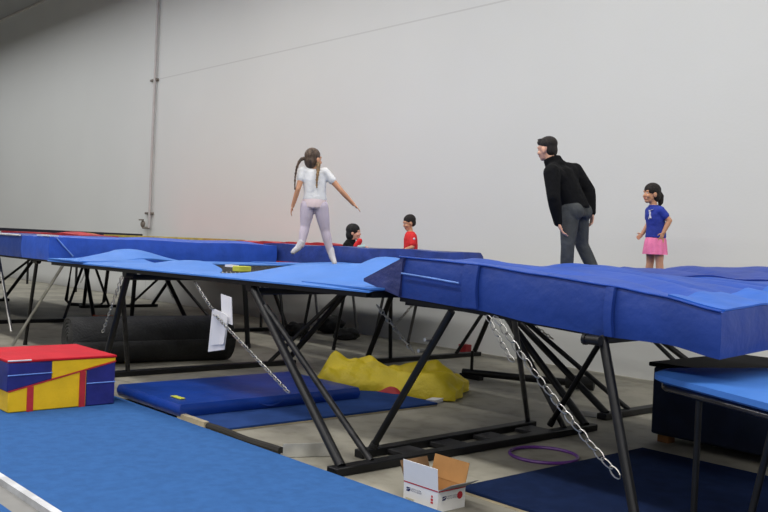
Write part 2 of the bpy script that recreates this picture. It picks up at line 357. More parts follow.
E = thing('corner_deck', (-12, 5.4, 0), 'dark blue padded deck at left edge with white seam on its corner', 'end deck')
def e_mat(xa, xb, bulge=.012, wob=0):
    def tp(s, t):
        x = xa+(xb-xa)*s; y = 3.88+3.06*t
        return V((x, y, 1.41+.006*math.sin(y*5+x*3)*min(1, t*8)+.03*math.exp(-((x+10.9)/.5)**2)*min(1, t*2)))
    return MB().solid(tp, lambda s, t: V((xa+(xb-xa)*s, 3.88+3.06*t, 1.15-.03*math.sin(3.0*t)*(xb > -10.5))), 24, 50, 6, bulge)
obj('mat', e_mat(-14.4, -10.87), navy, E); obj('mat', e_mat(-10.85, -10.0), M('navy_vinyl_lit', (46, 88, 194), .45, var=.06, bump=.35, bscale=4, spec=.35), E)  # right mat's blue is brightened to paint in light on its end face
obj('corner_seam', MB().tube((-9.985, 3.95, 1.4), (-9.97, 4.14, 1.2), .008), piping, E)
obj('piping', MB().tube((-14.4, 3.87, 1.412), (-10.9, 3.87, 1.412), .012), whitee, E)
obj('velcro_tab', MB().box((-10.2, 3.93, 1.425), (.35, .12, .015)), whitee, E)
fr = MB()
for a, b in (((-14.3, 4.05, 1.13), (-10.1, 4.05, 1.13)), ((-10.1, 4.05, 1.13), (-10.1, 6.8, 1.13)), ((-14.3, 6.8, 1.13), (-10.1, 6.8, 1.13)), ((-14.3, 4.05, 1.13), (-14.3, 6.8, 1.13))): fr.bar(a, b, .06, .03)
obj('frame', fr, blk, E)
leg((-10.95, 4.1, 1.1), (-11.65, 4.25, 0), .022, E); leg((-10.4, 6.7, 1.08), (-10.3, 6.75, 0), .034, E)
leg((-13.6, 4.05, 1.08), (-13.7, 4.2, 0), .034, E); leg((-13.6, 6.7, 1.08), (-13.7, 6.7, 0), .034, E)
leg((-10.75, 4.35, 1.08), (-11.5, 4.04, .02), .018, E, silver, 'strut', False)
leg((-12.9, 4.3, 1.08), (-12.3, 4.3, .1), .02, E, silver, 'strut', False)

S = thing('side_mat', (-8.2, 7.2, 1.1), 'long dark blue foam side mat on rear trampoline edge before the two kids', 'mat')
fb_ = obj('foam_body', MB().solid(lambda s, t: V((-10.4+3.78*s, 7.0+.32*t, 1.428+.012*s+.01*math.sin(s*19)-.04*(t > .9))), lambda s, t: V((-10.4+3.78*s, 7.0+.32*t, 1.2)), 40, 8, 5, .015), M('slate_blue_vinyl', (46, 68, 140), .5, bump=.3, bscale=6), S)
obj('cover_flap', MB().solid(lambda s, t: V((-10.4+3.74*s, 7.3+.25*t, 1.432+.012*s-.22*t)), lambda s, t: V((-10.4+3.74*s, 7.29+.25*t, 1.412+.012*s-.22*t)), 20, 6), M('greyish_vinyl', (96, 100, 128), .6), S)
G = thing('kids_deck', (-10.8, 8.3, 0), 'low black framed platform between the two rear trampolines', 'platform')
obj('mat', MB().solid(lambda s, t: V((-12.2+2.9*s, 7.7+1.5*t, 1.14)), lambda s, t: V((-12.2+2.9*s, 7.7+1.5*t, 1.08)), 10, 6), navy, G)
obj('frame', MB().bar((-12.2, 7.75, 1.04), (-9.35, 7.75, 1.04), .06, .07).bar((-12.2, 9.15, 1.04), (-9.35, 9.15, 1.04), .06, .07).bar((-12.2, 7.75, 1.04), (-12.2, 9.15, 1.04), .06, .07).bar((-9.35, 7.75, 1.04), (-9.35, 9.15, 1.04), .06, .07), blk, G)
for x in (-12.1, -11.1, -10.2, -9.45):
    for y in (7.75, 9.15): leg((x, y, 1.03), (x+.25*(1 if x < -11 else -1), y, 0), .022, G, blk if y < 8 else greyst)
rm = MB().solid(lambda s, t: V((-12.3+2.45*s, 7.72+.35*t, 1.435+.03*s+.012*math.sin(s*23)-.03*(t > .9))), lambda s, t: V((-12.3+2.45*s, 7.72+.35*t, 1.145)), 36, 6, 4, .015)
tag(obj('long_mat', rm, redv), 'long red foam mat lying behind the blue deck corner', 'mat')
ym = MB().solid(lambda s, t: V((-16.9+4.6*s, 7.62+.35*t, 1.44+.02*s-.03*(t > .9))), lambda s, t: V((-16.9+4.6*s, 7.62+.35*t, 1.40)), 36, 6, 4, .01)
tag(obj('long_mat', ym, olive), 'long faded yellow mat lying on the red padded trampoline', 'mat')
rr = MB().solid(lambda s, t: V((-18.2+3.7*s, 6.1+.7*t, 1.425+.05*math.exp(-((s-.8)/.1)**2)*math.sin(math.pi*min(1, t+.1)))), lambda s, t: V((-18.2+3.7*s, 6.1+.7*t, 1.22)), 50, 10, 4, .02)
tag(obj('crash_mat', rr, redv), 'red mat with a raised fold on the far left trampoline', 'mat')
rl = thing('guard_rail', (-22.5, 8.9, 0), 'long dark rail on posts along the far left wall', 'rail')
obj('rail', MB().bar((-28, 8.9, 1.43), (-17.9, 8.9, 1.43), .08, .09), M('dark_navy_paint', (28, 28, 48), .5), rl)
for x in (-27.5, -24.4, -21.2, -18.1): obj('post', MB().bar((x, 8.9, 0), (x, 8.9001, 1.4), .06, .06) if False else MB().tube((x, 8.9, 0), (x, 8.9, 1.4), .03), blk, rl)

# ------------------------------------------------------------------ small trampoline lower right
K = thing('mini_trampoline', (-2, 4.4, 0), 'small light blue rounded trampoline on black legs at right edge', 'trampoline')
# outline: rounded rectangle with its short left end, turned about 25 degrees
ca, sa = math.cos(math.radians(-24)), math.sin(math.radians(-24))
def kp(u, v, z): return V((-2.816+u*ca-v*sa, 4.47+u*sa+v*ca, z))
def kout(u0, v0, u1, v1, r, z, n=7):
    out = []
    for cx, cy, a0 in ((u1-r, v1-r, 0), (u0+r, v1-r, 90), (u0+r, v0+r, 180), (u1-r, v0+r, 270)):
        for i in range(n): a = math.radians(a0+90*i/(n-1)); out.append(kp(cx+r*math.cos(a), cy+r*math.sin(a), z))
    return out
pd = MB().loft([kout(.03, .03, 1.97, 1.17, .17, .80), kout(0, 0, 2, 1.2, .2, .815), kout(0, 0, 2, 1.2, .2, .845), kout(.04, .04, 1.96, 1.16, .17, .865), kout(.3, .3, 1.7, .9, .1, .868)])
obj('pad', pd, sky, K)
obj('rim', MB().poly(kout(.05, .05, 1.95, 1.15, .17, .775), .021, 10, True), M('chromed_rim', (92, 92, 96), .22, metal=.9), K)
for u, v, du, dv in ((.45, .06, .0, -.0), (1.62, .06, .0, 0), (.34, 1.12, 0, 0), (1.62, 1.12, 0, 0)): lg_ = obj('leg', MB().tube(kp(u, v, .77), kp(u+du, v+dv, .02), .017), blk, K); obj('rubber_foot', MB().tube(kp(u, v, .05), kp(u, v, 0), .022), rubber, lg_)
obj('leg_brace', MB().tube(kp(1.0, .06, .77), kp(.8, .06, 0), .017), blk, K)
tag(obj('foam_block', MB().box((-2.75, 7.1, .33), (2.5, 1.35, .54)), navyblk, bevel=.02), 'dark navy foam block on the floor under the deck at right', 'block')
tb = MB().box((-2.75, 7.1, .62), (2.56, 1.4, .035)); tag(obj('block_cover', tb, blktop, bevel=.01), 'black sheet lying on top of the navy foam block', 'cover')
tag(obj('wood_block', MB().box((-3.9, 6.5, .028), (.1, .1, .056)), M('bare_wood', (176, 120, 66), .8), bevel=.004), 'small bare wood block under the navy foam block corner', 'block')
tag(obj('wood_block', MB().box((-1.8, 6.6, .028), (.16, .12, .056)), M('bare_wood_b', (176, 120, 66), .8), bevel=.004), 'bare wood block under right end of navy foam block', 'block')

# ------------------------------------------------------------------ floor mats, carpet
def slab(name, x0, x1, y0, y1, z0, z1, m, label, cat, edge=None):
    t = thing(name, ((x0+x1)/2, (y0+y1)/2, z0), label, cat)
    obj('carpet_top' if edge else 'cover', MB().box(((x0+x1)/2, (y0+y1)/2, (z0+z1)/2+(z1-z0)*.2), (x1-x0, y1-y0, (z1-z0)*.6)), m, t, bevel=.004)
    if edge: obj('foam_backing', MB().box(((x0+x1)/2, (y0+y1)/2, z0+(z1-z0)*.2), (x1-x0-.004, y1-y0-.004, (z1-z0)*.4)), edge, t)
    return t
c = slab('carpet_runner', -9.5, 2, 1.82, 3.5, .001, .045, carp, 'wide blue carpet runner in the foreground under the wedge block', 'carpet', tan)
obj('white_edging', MB().box((-3.75, 1.8, .024), (11.5, .045, .046)), whitee, c)
slab('carpet_runner', -9.5, 2, -.1, 1.62, .001, .045, carp, 'second blue carpet runner just visible in the bottom left corner', 'carpet', tan)
tag(obj('gap_strip', MB().box((-3.75, 1.7, .006), (11.5, .15, .01)), greyc), 'pale grey strip on the floor between two blue runners', 'strip')
L = thing('landing_mat', (-7.05, 4.48, 0), 'thick blue vinyl landing mat under the light blue trampoline', 'mat')
def lt(s, t): return V((-7.6+1.12*s, 3.56+1.86*t, .135+.012*math.sin(s*6+t*4)*math.sin(math.pi*s)*math.sin(math.pi*t)))
obj('cover', MB().solid(lt, lambda s, t: V((-7.6+1.12*s, 3.56+1.86*t, .034)), 16, 24, 5, .02), matb, L)
obj('handle', MB().poly([(-6.465, 4.3+.25*q/8, .085-.03*math.sin(math.pi*q/8)) for q in range(9)], .008), navy, L)
obj('care_label', MB().box((-6.75, 3.68, .143), (.16, .05, .006)), yellab, L)
slab('floor_mat', -6.9, -5.95, 3.66, 5.95, .001, .032, M('faded_blue_carpet', (44, 72, 130), .95, var=.06, spec=.1), 'thin faded blue carpet mat beneath the thick landing mat', 'mat', tan)
slab('floor_mat', -3.8, .2, 3.98, 6.0, .001, .035, carpd, 'dark navy carpet mat on the floor at lower right', 'mat', tan)
tag(obj('wood_strip', MB().box((-6.32, 3.58, .03), (.42, .045, .06)), tan), 'short pale wood strip at the blue runner edge', 'strip')
tag(obj('hose', MB().poly([(-6.1+.12*i, 3.59+.012*math.sin(i), .03) for i in range(9)], .028), dark), 'dark hose lying along the blue runner edge', 'hose')
ch = MB(); rot = Matrix.Translation((-5.04, 3.74, 0)) @ Matrix.Rotation(math.radians(66), 4, 'Z')
for a, b in (((0, -.05, .05), (.34, .012, .09)), ((0, 0, .006), (.34, .1, .012)), ((0, .05, .03), (.34, .012, .05))): bmesh.ops.create_cube(ch.bm, size=1, matrix=rot @ Matrix.Translation(a) @ Matrix.Diagonal((*b, 1)))
tag(obj('metal_channel', ch, alum, smooth=False), 'pale metal channel offcut on the floor by the trampoline foot', 'channel')
tag(obj('floor_plank', MB().box((-6.12, 6.12, .02), (.1, .32, .035), .35), paper), 'white strip on the floor beside the yellow tarp', 'strip')

# folding wedge block
W = thing('folding_wedge', (-7.6, 2.9, .045), 'red, yellow and blue folded wedge block on the blue runner', 'wedge block')
x0, x1, y0, y1, zb = -8.03, -7.2, 2.45, 3.33, .047
def pris(ya, yb, prof_lo, prof_hi, xa=x0, xb=x1):
    return MB().loft([[V((x, ya, prof_lo(ya))), V((x, yb, prof_lo(yb))), V((x, yb, prof_hi(yb))), V((x, ya, prof_hi(ya)))] for x in (xa, xb)])
split = lambda y: .21+(.405-.21)*(y-y0)/(y1-y0)
topz = lambda y: .46+.0*(y-y0); flo = lambda y: zb
obj('lower_wedge', pris(y0, 3.08, flo, split), yelv, W, bevel=.008); obj('lower_wedge', pris(3.08, y1, flo, split), indigo, W, bevel=.008)
obj('upper_wedge', pris(y0-.01, 2.79, lambda y: split(y)+.006, lambda y: topz(y)-.02), indigo, W, bevel=.008); obj('upper_wedge', pris(2.79, y1, lambda y: split(y)+.006, lambda y: topz(y)-.02), yelv, W, bevel=.006)
obj('top_cover', pris(y0-.012, y1+.006, lambda y: topz(y)-.022, topz, x0-.005, x1+.006), redtop, W, bevel=.006)
obj('split_liner', pris(y0, y1+.002, lambda y: split(y)-.002, lambda y: split(y)+.008, x0, x1+.004), redv, W)
for y in (2.62, 3.045): obj('strap', MB().loft([[V((x, y+a, z)) for a, z in ((-.025, zb), (.025, zb), (.025, split(y)-.002), (-.025, split(y)-.002))] for x in (x1-.002, x1+.008)]), redv, W)
obj('seam', MB().tube((x1+.003, y0-.01, .34), (x1+.003, 2.79, .345), .005), piping, W); obj('seam', MB().tube((x1+.003, 3.08, .235), (x1+.003, y1, .235), .005), piping, W)
obj('piping', MB().tube((x1+.004, y0-.012, .455), (x1+.004, 2.62, .455), .006), whitee, W)

# rolled rubber matting
RM = thing('rolled_matting', (-9.5, 4.9, 0), 'large black roll of rubber matting lying under the light blue trampoline', 'matting')
ax = V((.277, 1.894, 0)).normalized(); sd = V((ax.y, -ax.x, 0)); p0 = V((-9.83, 3.99, 0)); LN = 1.9
spiral = []
for i in range(151):
    a = i/150*2*math.pi*6; r = .04+.235*i/150; spiral.append((r*math.cos(a), .275+r*math.sin(a)))
rl_ = MB(); prev = None
rings = []
for L_ in (0, LN/2, LN): rings.append([p0+ax*L_+sd*a+Z*b for a, b in spiral])
for ra, rb in zip(rings, rings[1:]):
    va = [rl_.bm.verts.new(p) for p in ra]; vb = [rl_.bm.verts.new(p) for p in rb]
    for i in range(150): rl_.bm.faces.new((va[i], va[i+1], vb[i+1], vb[i]))
ro = obj('rolled_sheet', rl_, rubber, RM); sm = ro.modifiers.new('th', 'SOLIDIFY'); sm.thickness = .026; sm.offset = 0

# yellow tarpaulin heap
def tarp(s, t):
    x = -7.35+1.25*s; y = 5.85+.85*s; d = V((-.55, .83, 0)); n_ = noise.noise(V((s*5, t*4, 3)))
    env = math.sin(math.pi*min(1, max(0, t)))**.55*min(1, s*7+.25)*min(1, (1-s)*6+.55)
    hgt = (.2+.07*math.exp(-((s-.2)/.18)**2)+.05*math.exp(-((s-.8)/.25)**2)+.035*math.sin(t*15+s*7)+.02*math.sin(s*17+t*3)+.09*n_)*env
    hgt += .045*noise.noise(V((s*13, t*8, 1)))*env
    w = .75+.12*math.sin(s*9)
    return V((x, y, .02+max(.0, hgt)))+d*(t-.5)*w+V((.05*math.sin(t*11+s*4)*env, 0, 0))
tag(obj('tarpaulin', MB().solid(tarp, lambda s, t: V((tarp(s, t).x, tarp(s, t).y, .012)), 60, 30), tarpm), 'crumpled yellow tarpaulin heaped on the floor under the trampolines', 'tarp').location += V((-.12, -.13, 0))
tag(obj('cloth', MB().solid(lambda s, t: V((-6.68+.22*s, 6.0+.14*t+.07*s, .03+.06*math.sin(math.pi*s)*math.sin(math.pi*t))), lambda s, t: V((-6.68+.22*s, 6.0+.14*t+.07*s, .012)), 14, 8), redv), 'small red cloth tucked under the yellow tarpaulin', 'cloth').location += V((-.02, -.16, 0))

tag(obj('hula_hoop', MB().poly([(-4.11+.245*math.cos(a), 5.2+.245*math.sin(a), .013) for a in [2*math.pi*k/48 for k in range(48)]], .012, 8, True), purple), 'thin purple hoop lying flat on the concrete floor', 'hoop')
po = thing('padded_pole', (-6.4, 7.8, 0), 'long black pole lying on the floor near the back wall', 'pole')
obj('pole', MB().tube((-7.1, 7.5, .07), (-5.9, 8.06, .07), .04), blk, po); obj('foam_sleeve', MB().tube((-6.02, 8.0, .08), (-5.75, 8.13, .08), .075), rubber, po); obj('upright', MB().tube((-7.0, 7.54, .05), (-7.0, 7.54, .32), .018), blk, po); obj('foot', MB().box((-7.0, 7.54, .025), (.3, .08, .05)), blk, po)
tag(obj('floor_card', MB().box((-5.0, 6.9, .004), (.3, .26, .006), .4), greyc), 'pale sheet lying flat on the floor behind the purple hoop', 'sheet')
tag(obj('orange_wedge', MB().box((-14.0, 6.4, .06), (.34, .3, .12)), orange), 'small orange block on the floor beyond the black roll', 'block')
tag(obj('red_block', MB().box((-8.75, 9.38, .06), (.14, .12, .11)), redv), 'tiny red block on the floor at the wall foot', 'block')
random.seed(3)
for i, (x, y, w, h, l) in enumerate(((-11.35, 8.3, .4, .3, 'dark bundle of folded covers at left of the far floor pile'), (-11.55, 9.15, .42, .4, 'tall dark sack against the back wall'), (-10.65, 8.75, .3, .26, 'low dark heap right of the sack by the wall'))):
    b = MB(); bmesh.ops.create_icosphere(b.bm, subdivisions=4, radius=1)
    for v in b.bm.verts:
        q = v.co*(1+.28*noise.noise(v.co*2.1+V((i*7, 0, 0)))); v.co = V((x+q.x*w/2, y+q.y*.22, max(.004, h*.3+q.z*h*.4)))
    tag(obj('bundle', b, rubber), l, 'bundle')

# cardboard box, flaps open
B = thing('cardboard_box', (-3.68, 3.67, 0), 'open white cardboard mailing box with red stripe on the floor', 'box')
bx0, bx1, by0, by1, bh = -3.84, -3.56, 3.56, 3.78, .125
th = .004
fp = obj('front_panel', MB().box(((bx0+bx1)/2, by0, bh/2+.002), (bx1-bx0, th, bh)), wcard, B)
sp_ = obj('side_panel', MB().box((bx1, (by0+by1)/2, bh/2+.002), (th, by1-by0, bh)), wcard, B)
obj('side_panel', MB().box((bx0, (by0+by1)/2, bh/2+.002), (th, by1-by0, bh)), card, B)
obj('back_panel', MB().box(((bx0+bx1)/2, by1, bh/2+.002), (bx1-bx0, th, bh)), card, B)
obj('bottom', MB().box(((bx0+bx1)/2, (by0+by1)/2, .005), (bx1-bx0, by1-by0, th)), card, B)
f0, f1 = V((bx0, by0, bh)), V((bx1, by0, bh)); up = V((0, -.012, .125))
ff = obj('front_flap', MB().plate([f0, f1, f1+up, f0+up], th), wcard, B)
g0, g1 = V((bx0, by1, bh)), V((bx1, by1, bh)); ub = V((0, .03, .125))
obj('back_flap', MB().plate([g0, g1, g1+ub, g0+ub], th), card, B)
s0, s1 = V((bx1, by0, bh)), V((bx1, by1, bh)); us = V((.1, .0, .055))
obj('side_flap', MB().plate([s0, s1, s1+us, s0+us], th), greyc, B)
l0, l1 = V((bx0, by0, bh)), V((bx0, by1, bh)); ul = V((-.045, .0, .105))
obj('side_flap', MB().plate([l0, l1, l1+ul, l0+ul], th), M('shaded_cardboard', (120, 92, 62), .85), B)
yf = by0-th/2-.0012; xs = bx1+th/2+.0012
pr = MB().box(((bx0+bx1)/2, yf, bh-.004), (bx1-bx0, .001, .007)).box((xs, (by0+by1)/2, bh-.006), (.001, by1-by0, .007)).box((bx1-.045, yf, .066), (.016, .001, .012)).box((bx1-.045, yf, .084), (.011, .001, .012)).box((bx1-.045, yf, .05), (.018, .001, .01))
pr.tube((xs-.0005, by1-.045, .078), (xs+.0007, by1-.045, .078), .022, n=20)
obj('red_print', pr, redink, B, smooth=False)
def eagle(o, du, s):
    P = [(0, 0), (.7, 0), (.98, .42), (1, .62), (.78, .62), (.5, .4), (.12, .34)]; Q = [(.05, .5), (.42, .52), (.72, .74), (1, .74), (.95, .9), (.14, .9)]
    m = MB(); n = V(du).cross(Z)*-.0
    for poly in (P, Q):
        m.face([V(o)+V(du)*a*s+Z*b*s*.72 for a, b in poly])
    return m
obj('emblem', eagle((bx0+.022, yf, .07), (1, 0, 0), .036), blueink, fp, smooth=False)
obj('emblem', eagle((xs, by0+.03, .065), (0, 1, 0), .036), blueink, sp_, smooth=False)
def text(s, size, loc, rot, m, par):
    c = bpy.data.curves.new('t', 'FONT'); c.body = s; c.size = size; o = bpy.data.objects.new('t', c); C.objects.link(o)
    me = bpy.data.meshes.new_from_object(o.evaluated_get(bpy.context.evaluated_depsgraph_get())); bpy.data.objects.remove(o)
    me.transform(Matrix.Translation(loc) @ rot); return obj('printed_text', me, m, par, smooth=False)
RX = Matrix.Rotation(math.pi/2, 4, 'X'); RS = Matrix.Rotation(math.pi/2, 4, 'Z') @ RX
text('UNITED STATES\nPOSTAL SERVICE', .0115, (bx0+.064, yf, .086), RX, blueink, fp); text('UNITED STATES\nPOSTAL SERVICE', .0115, (xs, by0+.07, .08), RS, blueink, sp_)
ln = MB()
for i in range(4): ln.box((bx0+.055, yf, .03-i*.006), (.075-.008*i, .001, .0018))
obj('small_print', ln, M('faint_yellow_ink', (190, 180, 130), .8), fp, smooth=False)
fl = MB(); flp = lambda a, b: f0.lerp(f1, a)+up*b+V((0, -.0022-th*0, 0))
bc = MB()
for i in range(22):
    a = .56+i*.0145; w = .005+.006*(i*7 % 3)/2; bc.face([flp(a, .42), flp(a+w, .42), flp(a+w, .6), flp(a, .6)])
bl = obj('barcode', bc, blueink, ff, smooth=False)
for r_, (a, b, y) in enumerate(((.08, .45, .85), (.08, .4, .76), (.08, .48, .67), (.55, .95, .8), (.08, .42, .5), (.08, .35, .4), (.08, .45, .3), (.6, .92, .22))): fl.face([flp(a, y), flp(b, y), flp(b, y+.03), flp(a, y+.03)])
obj('small_print', fl, greyink, ff, smooth=False)

# papers clipped to the trampoline chain
PP = thing('hanging_papers', (-6.4, 3.78, .78), 'white papers clipped to the chain of the light blue trampoline', 'paper')
def pw(a, z, d=6.95): return R*a*d/6.95+F*d+Z*z
def pxp(px, py, d): return R*((px-384)/900*d)+F*d+Z*(1.5-(py-226.8-.043*px)/900*d)
o_ = V((-6.42, 3.7, 0))
def quad(pts): return MB().plate(pts, .004)
obj('sheet', MB().solid(lambda s, t: V((-6.53+.16*s-.05*t, 3.7+.03*s+.02*math.sin(s*3), .955-.05*s-.3*t+.07*s*t)), lambda s, t: V((-6.53+.16*s-.05*t, 3.706+.03*s+.02*math.sin(s*3), .955-.05*s-.3*t+.07*s*t)), 6, 6), paper, PP)
obj('sheet', MB().solid(lambda s, t: V((-6.5+.13*s+.03*t, 3.74+.02*s, 1.08-.02*s-.22*t)), lambda s, t: V((-6.5+.13*s+.03*t, 3.745+.02*s, 1.08-.02*s-.22*t)), 4, 4), paper, PP)
obj('folder', MB().solid(lambda s, t: V((-6.6+.2*s-.04*t, 3.725+.03*s, .95-.08*s-.36*t+.12*s*t)), lambda s, t: V((-6.6+.2*s-.04*t, 3.731+.03*s, .95-.08*s-.36*t+.12*s*t)), 4, 4), paper, PP)

PP.location += R*.2-Z*.05
# ------------------------------------------------------------------ people
def W(a, d, z): return R*a+F*d+Z*z
def remesh(mb, voxel, it=4):
    me = bpy.data.meshes.new('r'); bmesh.ops.recalc_face_normals(mb.bm, faces=mb.bm.faces); mb.bm.to_mesh(me); mb.bm.free()
    o = bpy.data.objects.new('r', me); C.objects.link(o)
    r = o.modifiers.new('r', 'REMESH'); r.mode = 'VOXEL'; r.voxel_size = voxel
    s = o.modifiers.new('s', 'SMOOTH'); s.factor = .5; s.iterations = it
    n = bpy.data.meshes.new_from_object(o.evaluated_get(bpy.context.evaluated_depsgraph_get()))
    bpy.data.objects.remove(o); n.materials.clear(); return n
def oval(c, a, b, n=20): return [V(c)+a*math.cos(2*math.pi*i/n)+b*math.sin(2*math.pi*i/n) for i in range(n)]
def trunk(mb, secs):     # secs: (centre, lateral vec, half width, depth vec, half depth)
    mb.loft([oval(c, l.normalized()*w, f.normalized()*h) for c, l, w, f, h in secs])
def head(mb, c, f, u, s):
    f = V(f).normalized(); u = (V(u)-f*V(u).dot(f)).normalized(); l = u.cross(f); ax = (f, l, u); P = lambda a, b, z: V(c)+(f*a+l*b+u*z)*s
    mb.ell(P(-.01, 0, .025), (.098*s, .078*s, .09*s), ax, 20); mb.ell(P(.025, 0, -.03), (.068*s, .06*s, .075*s), ax, 20)
    mb.ell(P(.055, 0, -.085), (.035*s, .033*s, .028*s), ax); mb.ell(P(.03, 0, -.07), (.05*s, .05*s, .04*s), ax)
    mb.cap(P(.09, 0, .005), .009*s, P(.102, 0, -.026), .013*s)
    mb.cap(P(.084, -.022, -.06), .011*s, P(.084, .022, -.06), .011*s)
    mb.cap(P(.08, -.04, .03), .012*s, P(.08, .04, .03), .012*s)
    for e in (-1, 1):
        mb.ell(P(.0, e*.078, -.012), (.022*s, .012*s, .034*s), ax); mb.ell(P(.07, e*.04, -.03), (.025*s, .02*s, .022*s), ax); mb.ell(P(.075, e*.03, .005), (.014*s, .015*s, .011*s), ax)
    return P
def hand(mb, w, d, palm_n, s, curl=.5, side=1):
    d = V(d).normalized(); n = (V(palm_n)-d*V(palm_n).dot(d)).normalized(); b = d.cross(n)*side
    mb.ell(w+d*.045*s, (.05*s, .016*s, .04*s), (d, n, b), 14)
    for k, (o, L) in enumerate(((-.028, .07), (-.009, .08), (.010, .075), (.028, .058))):
        p = w+d*.082*s+b*o*s; a1 = d*math.cos(curl*.6)+n*math.sin(curl*.6); a2 = d*math.cos(curl*1.6)+n*math.sin(curl*1.6)
        q = p+(a1+b*o*2)*L*.5*s; mb.cap(p-d*.02*s, .0088*s, q, .0082*s); mb.cap(q, .0082*s, q+a2*L*.5*s, .0068*s)
    p = w+d*.025*s-b*.032*s; q = p+(d*.6-b*.75+n*.25)*.035*s; mb.cap(p, .012*s, q, .010*s); mb.cap(q, .010*s, q+(d*.9-b*.2+n*.3)*.032*s, .008*s)
def limb(mb, *pr):
    for (p0, r0), (p1, r1) in zip(pr, pr[1:]): mb.cap(V(p0), r0, V(p1), r1)
def paint(me, P, s, skin):
    """lips and eyes as material areas on the face of the body mesh"""
    eyes = [P(.092, e*.031, .006) for e in (-1, 1)]; iris = [P(.1, e*.031, .006) for e in (-1, 1)]; lip = P(.097, 0, -.06)
    for m in (skin, eye_m, iris_m, lip_m): me.materials.append(m)
    for p in me.polygons:
        c = p.center
        if any((c-e).length < .009*s for e in iris): p.material_index = 2
        elif any((c-e).length < .012*s for e in eyes): p.material_index = 1
        elif (c-lip).length < .02*s: p.material_index = 3
def body(par, mb, voxel, P, s, skin, it=3):
    me = remesh(mb, voxel, it); paint(me, P, s, skin)
    o = bpy.data.objects.new('body', me); C.objects.link(o); me.shade_smooth(); o.parent = par; ROOT[o] = ROOT[par]; me.transform(Matrix.Translation(-ROOT[par])); return o
def garment(par, name, mb, m, voxel=.011, it=5): return obj(name, remesh(mb, voxel, it), m, par)

# --- man in black, leaning forward, seen from behind his left side
fd = V(R*-.75+F*.66).normalized(); lf = Z.cross(fd)       # facing, his left
man = thing('person', W(1.95, 9.3, 1.03), 'man in black hoodie and grey trousers leaning forward on the rear trampoline', 'person')
k_ = 9.3/900
def G_(px, py, dd=0): return W((px-384)*k_, 9.3+dd, 1.5+(226.8+.043*px-py)*k_)
hip = G_(576, 207, .02); chest = G_(562, 179, .03); neckb = G_(555, 164.5, .06); hc = G_(547.5, 148.5, .12)
spine = (chest-hip).normalized(); dep = lf.cross(spine).normalized()
shL = G_(548.5, 174, -.15); shR = G_(577, 170, .16)
elL, wrL = G_(550, 199, -.24), G_(556, 223, -.2); elR, wrR = G_(592, 190, .14), G_(595, 212, .1)
hL = hip+lf*.09-Z*.03; hR = hip-lf*.09-Z*.03
knL, anL = G_(568.5, 248, -.1), G_(569, 288, -.06); knR, anR = G_(587, 245, .12), G_(606, 284, .06)
for kind in ('body', 'hoodie', 'trousers'):
    mb = MB()
    g = {'body': 0, 'hoodie': .016, 'trousers': .014}[kind]
    if kind != 'trousers':
        trunk(mb, [(hip-spine*(.055 if g else 0), lf, .162+g, dep, .118+g), (hip+spine*.13, lf, .158+g*1.5, dep, .115+g*1.5), (chest-spine*.08, lf, .17+g, dep, .12+g), (chest+spine*.06, lf, .165+g, dep, .115+g), (neckb-spine*.03, lf, .085+g, dep, .075+g), (neckb+spine*.04, lf, .06+g, dep, .06+g)])
        for sh, el, wr in ((shL, elL, wrL), (shR, elR, wrR)):
            limb(mb, (sh, .064+g*1.5), (sh.lerp(el, .5), .054+g*1.5), (el, .043+g*1.6), (el.lerp(wr, .35), .042+g*1.5), (wr, .03+g))
            mb.cap(chest+spine*.04, .085+g, sh, .066+g); mb.cap(neckb-spine*.03, .06+g, sh.lerp(neckb, .15), .062+g); mb.cap(chest-spine*.1, .1+g, sh.lerp(chest, .3), .08+g)
    if kind != 'hoodie':
        trunk(mb, [(hip-Z*.1, lf, .15+g, fd, .11+g), (hip, lf, .165+g, dep, .115+g), (hip+spine*.08, lf, .15+g, dep, .105+g)])
        for h, k, a in ((hL, knL, anL), (hR, knR, anR)):
            limb(mb, (h, .092+g), (h.lerp(k, .5), .078+g), (k, .056+g), (k.lerp(a, .3), .056+g), (a, .04+g))
            mb.ell(h-fd*.05-Z*.02, .085+g)
    if kind == 'body':
        P = head(mb, hc, fd+Z*-.12, spine*.35+Z, 1.0)
        limb(mb, (neckb, .06), (hc-Z*.05-fd*.02, .056))
        for a in (anL, anR): limb(mb, (a, .04), (a-Z*.04+fd*.02, .04), (a-Z*.05+fd*.17, .03))
        hand(mb, wrL, Z*-.85+R*.3+fd*-.1, fd*-.2+R*.9, 1.08, .45, 1); hand(mb, wrR, Z*-.9+R*.1, -lf*-.3-R*.8, 1.0, .5, -1)
        body(man, mb, .0062, P, 1, skin_a)
    elif kind == 'hoodie':
        mb.loft([oval(neckb+spine*q, lf*r, dep*r*1.05) for q, r in ((-.03, .105), (.03, .093), (.075, .088))])
        mb.cap(neckb-dep*.06+lf*.05-spine*.02, .045, neckb-dep*.06-lf*.05-spine*.02, .045) if dep.dot(fd) > 0 else mb.cap(neckb+dep*.06+lf*.05-spine*.02, .045, neckb+dep*.06-lf*.05-spine*.02, .045)
        garment(man, 'hoodie', mb, hood_m)
    else: garment(man, 'trousers', mb, trou_m)
hr = MB(); f2 = (fd-Z*.12).normalized(); u2 = Z; 
hr.ell(P(-.022, 0, .055), (.102, .083, .083), (f2, lf, f2.cross(lf)), 20); hr.ell(P(-.056, 0, -.008), (.056, .075, .088), (f2, lf, f2.cross(lf)), 20); hr.ell(P(.045, 0, .08), (.056, .064, .04), (f2, lf, f2.cross(lf)))
for i in range(26):
    a = random.uniform(-.06, .085); b = random.uniform(-.05, .05); hr.cap(P(a, b, .105), .014, P(a+.015, b*1.1, .132-abs(b)*.5-abs(a)*.12), .008)
garment(man, 'hair', hr, hair_dk, .007, 7)
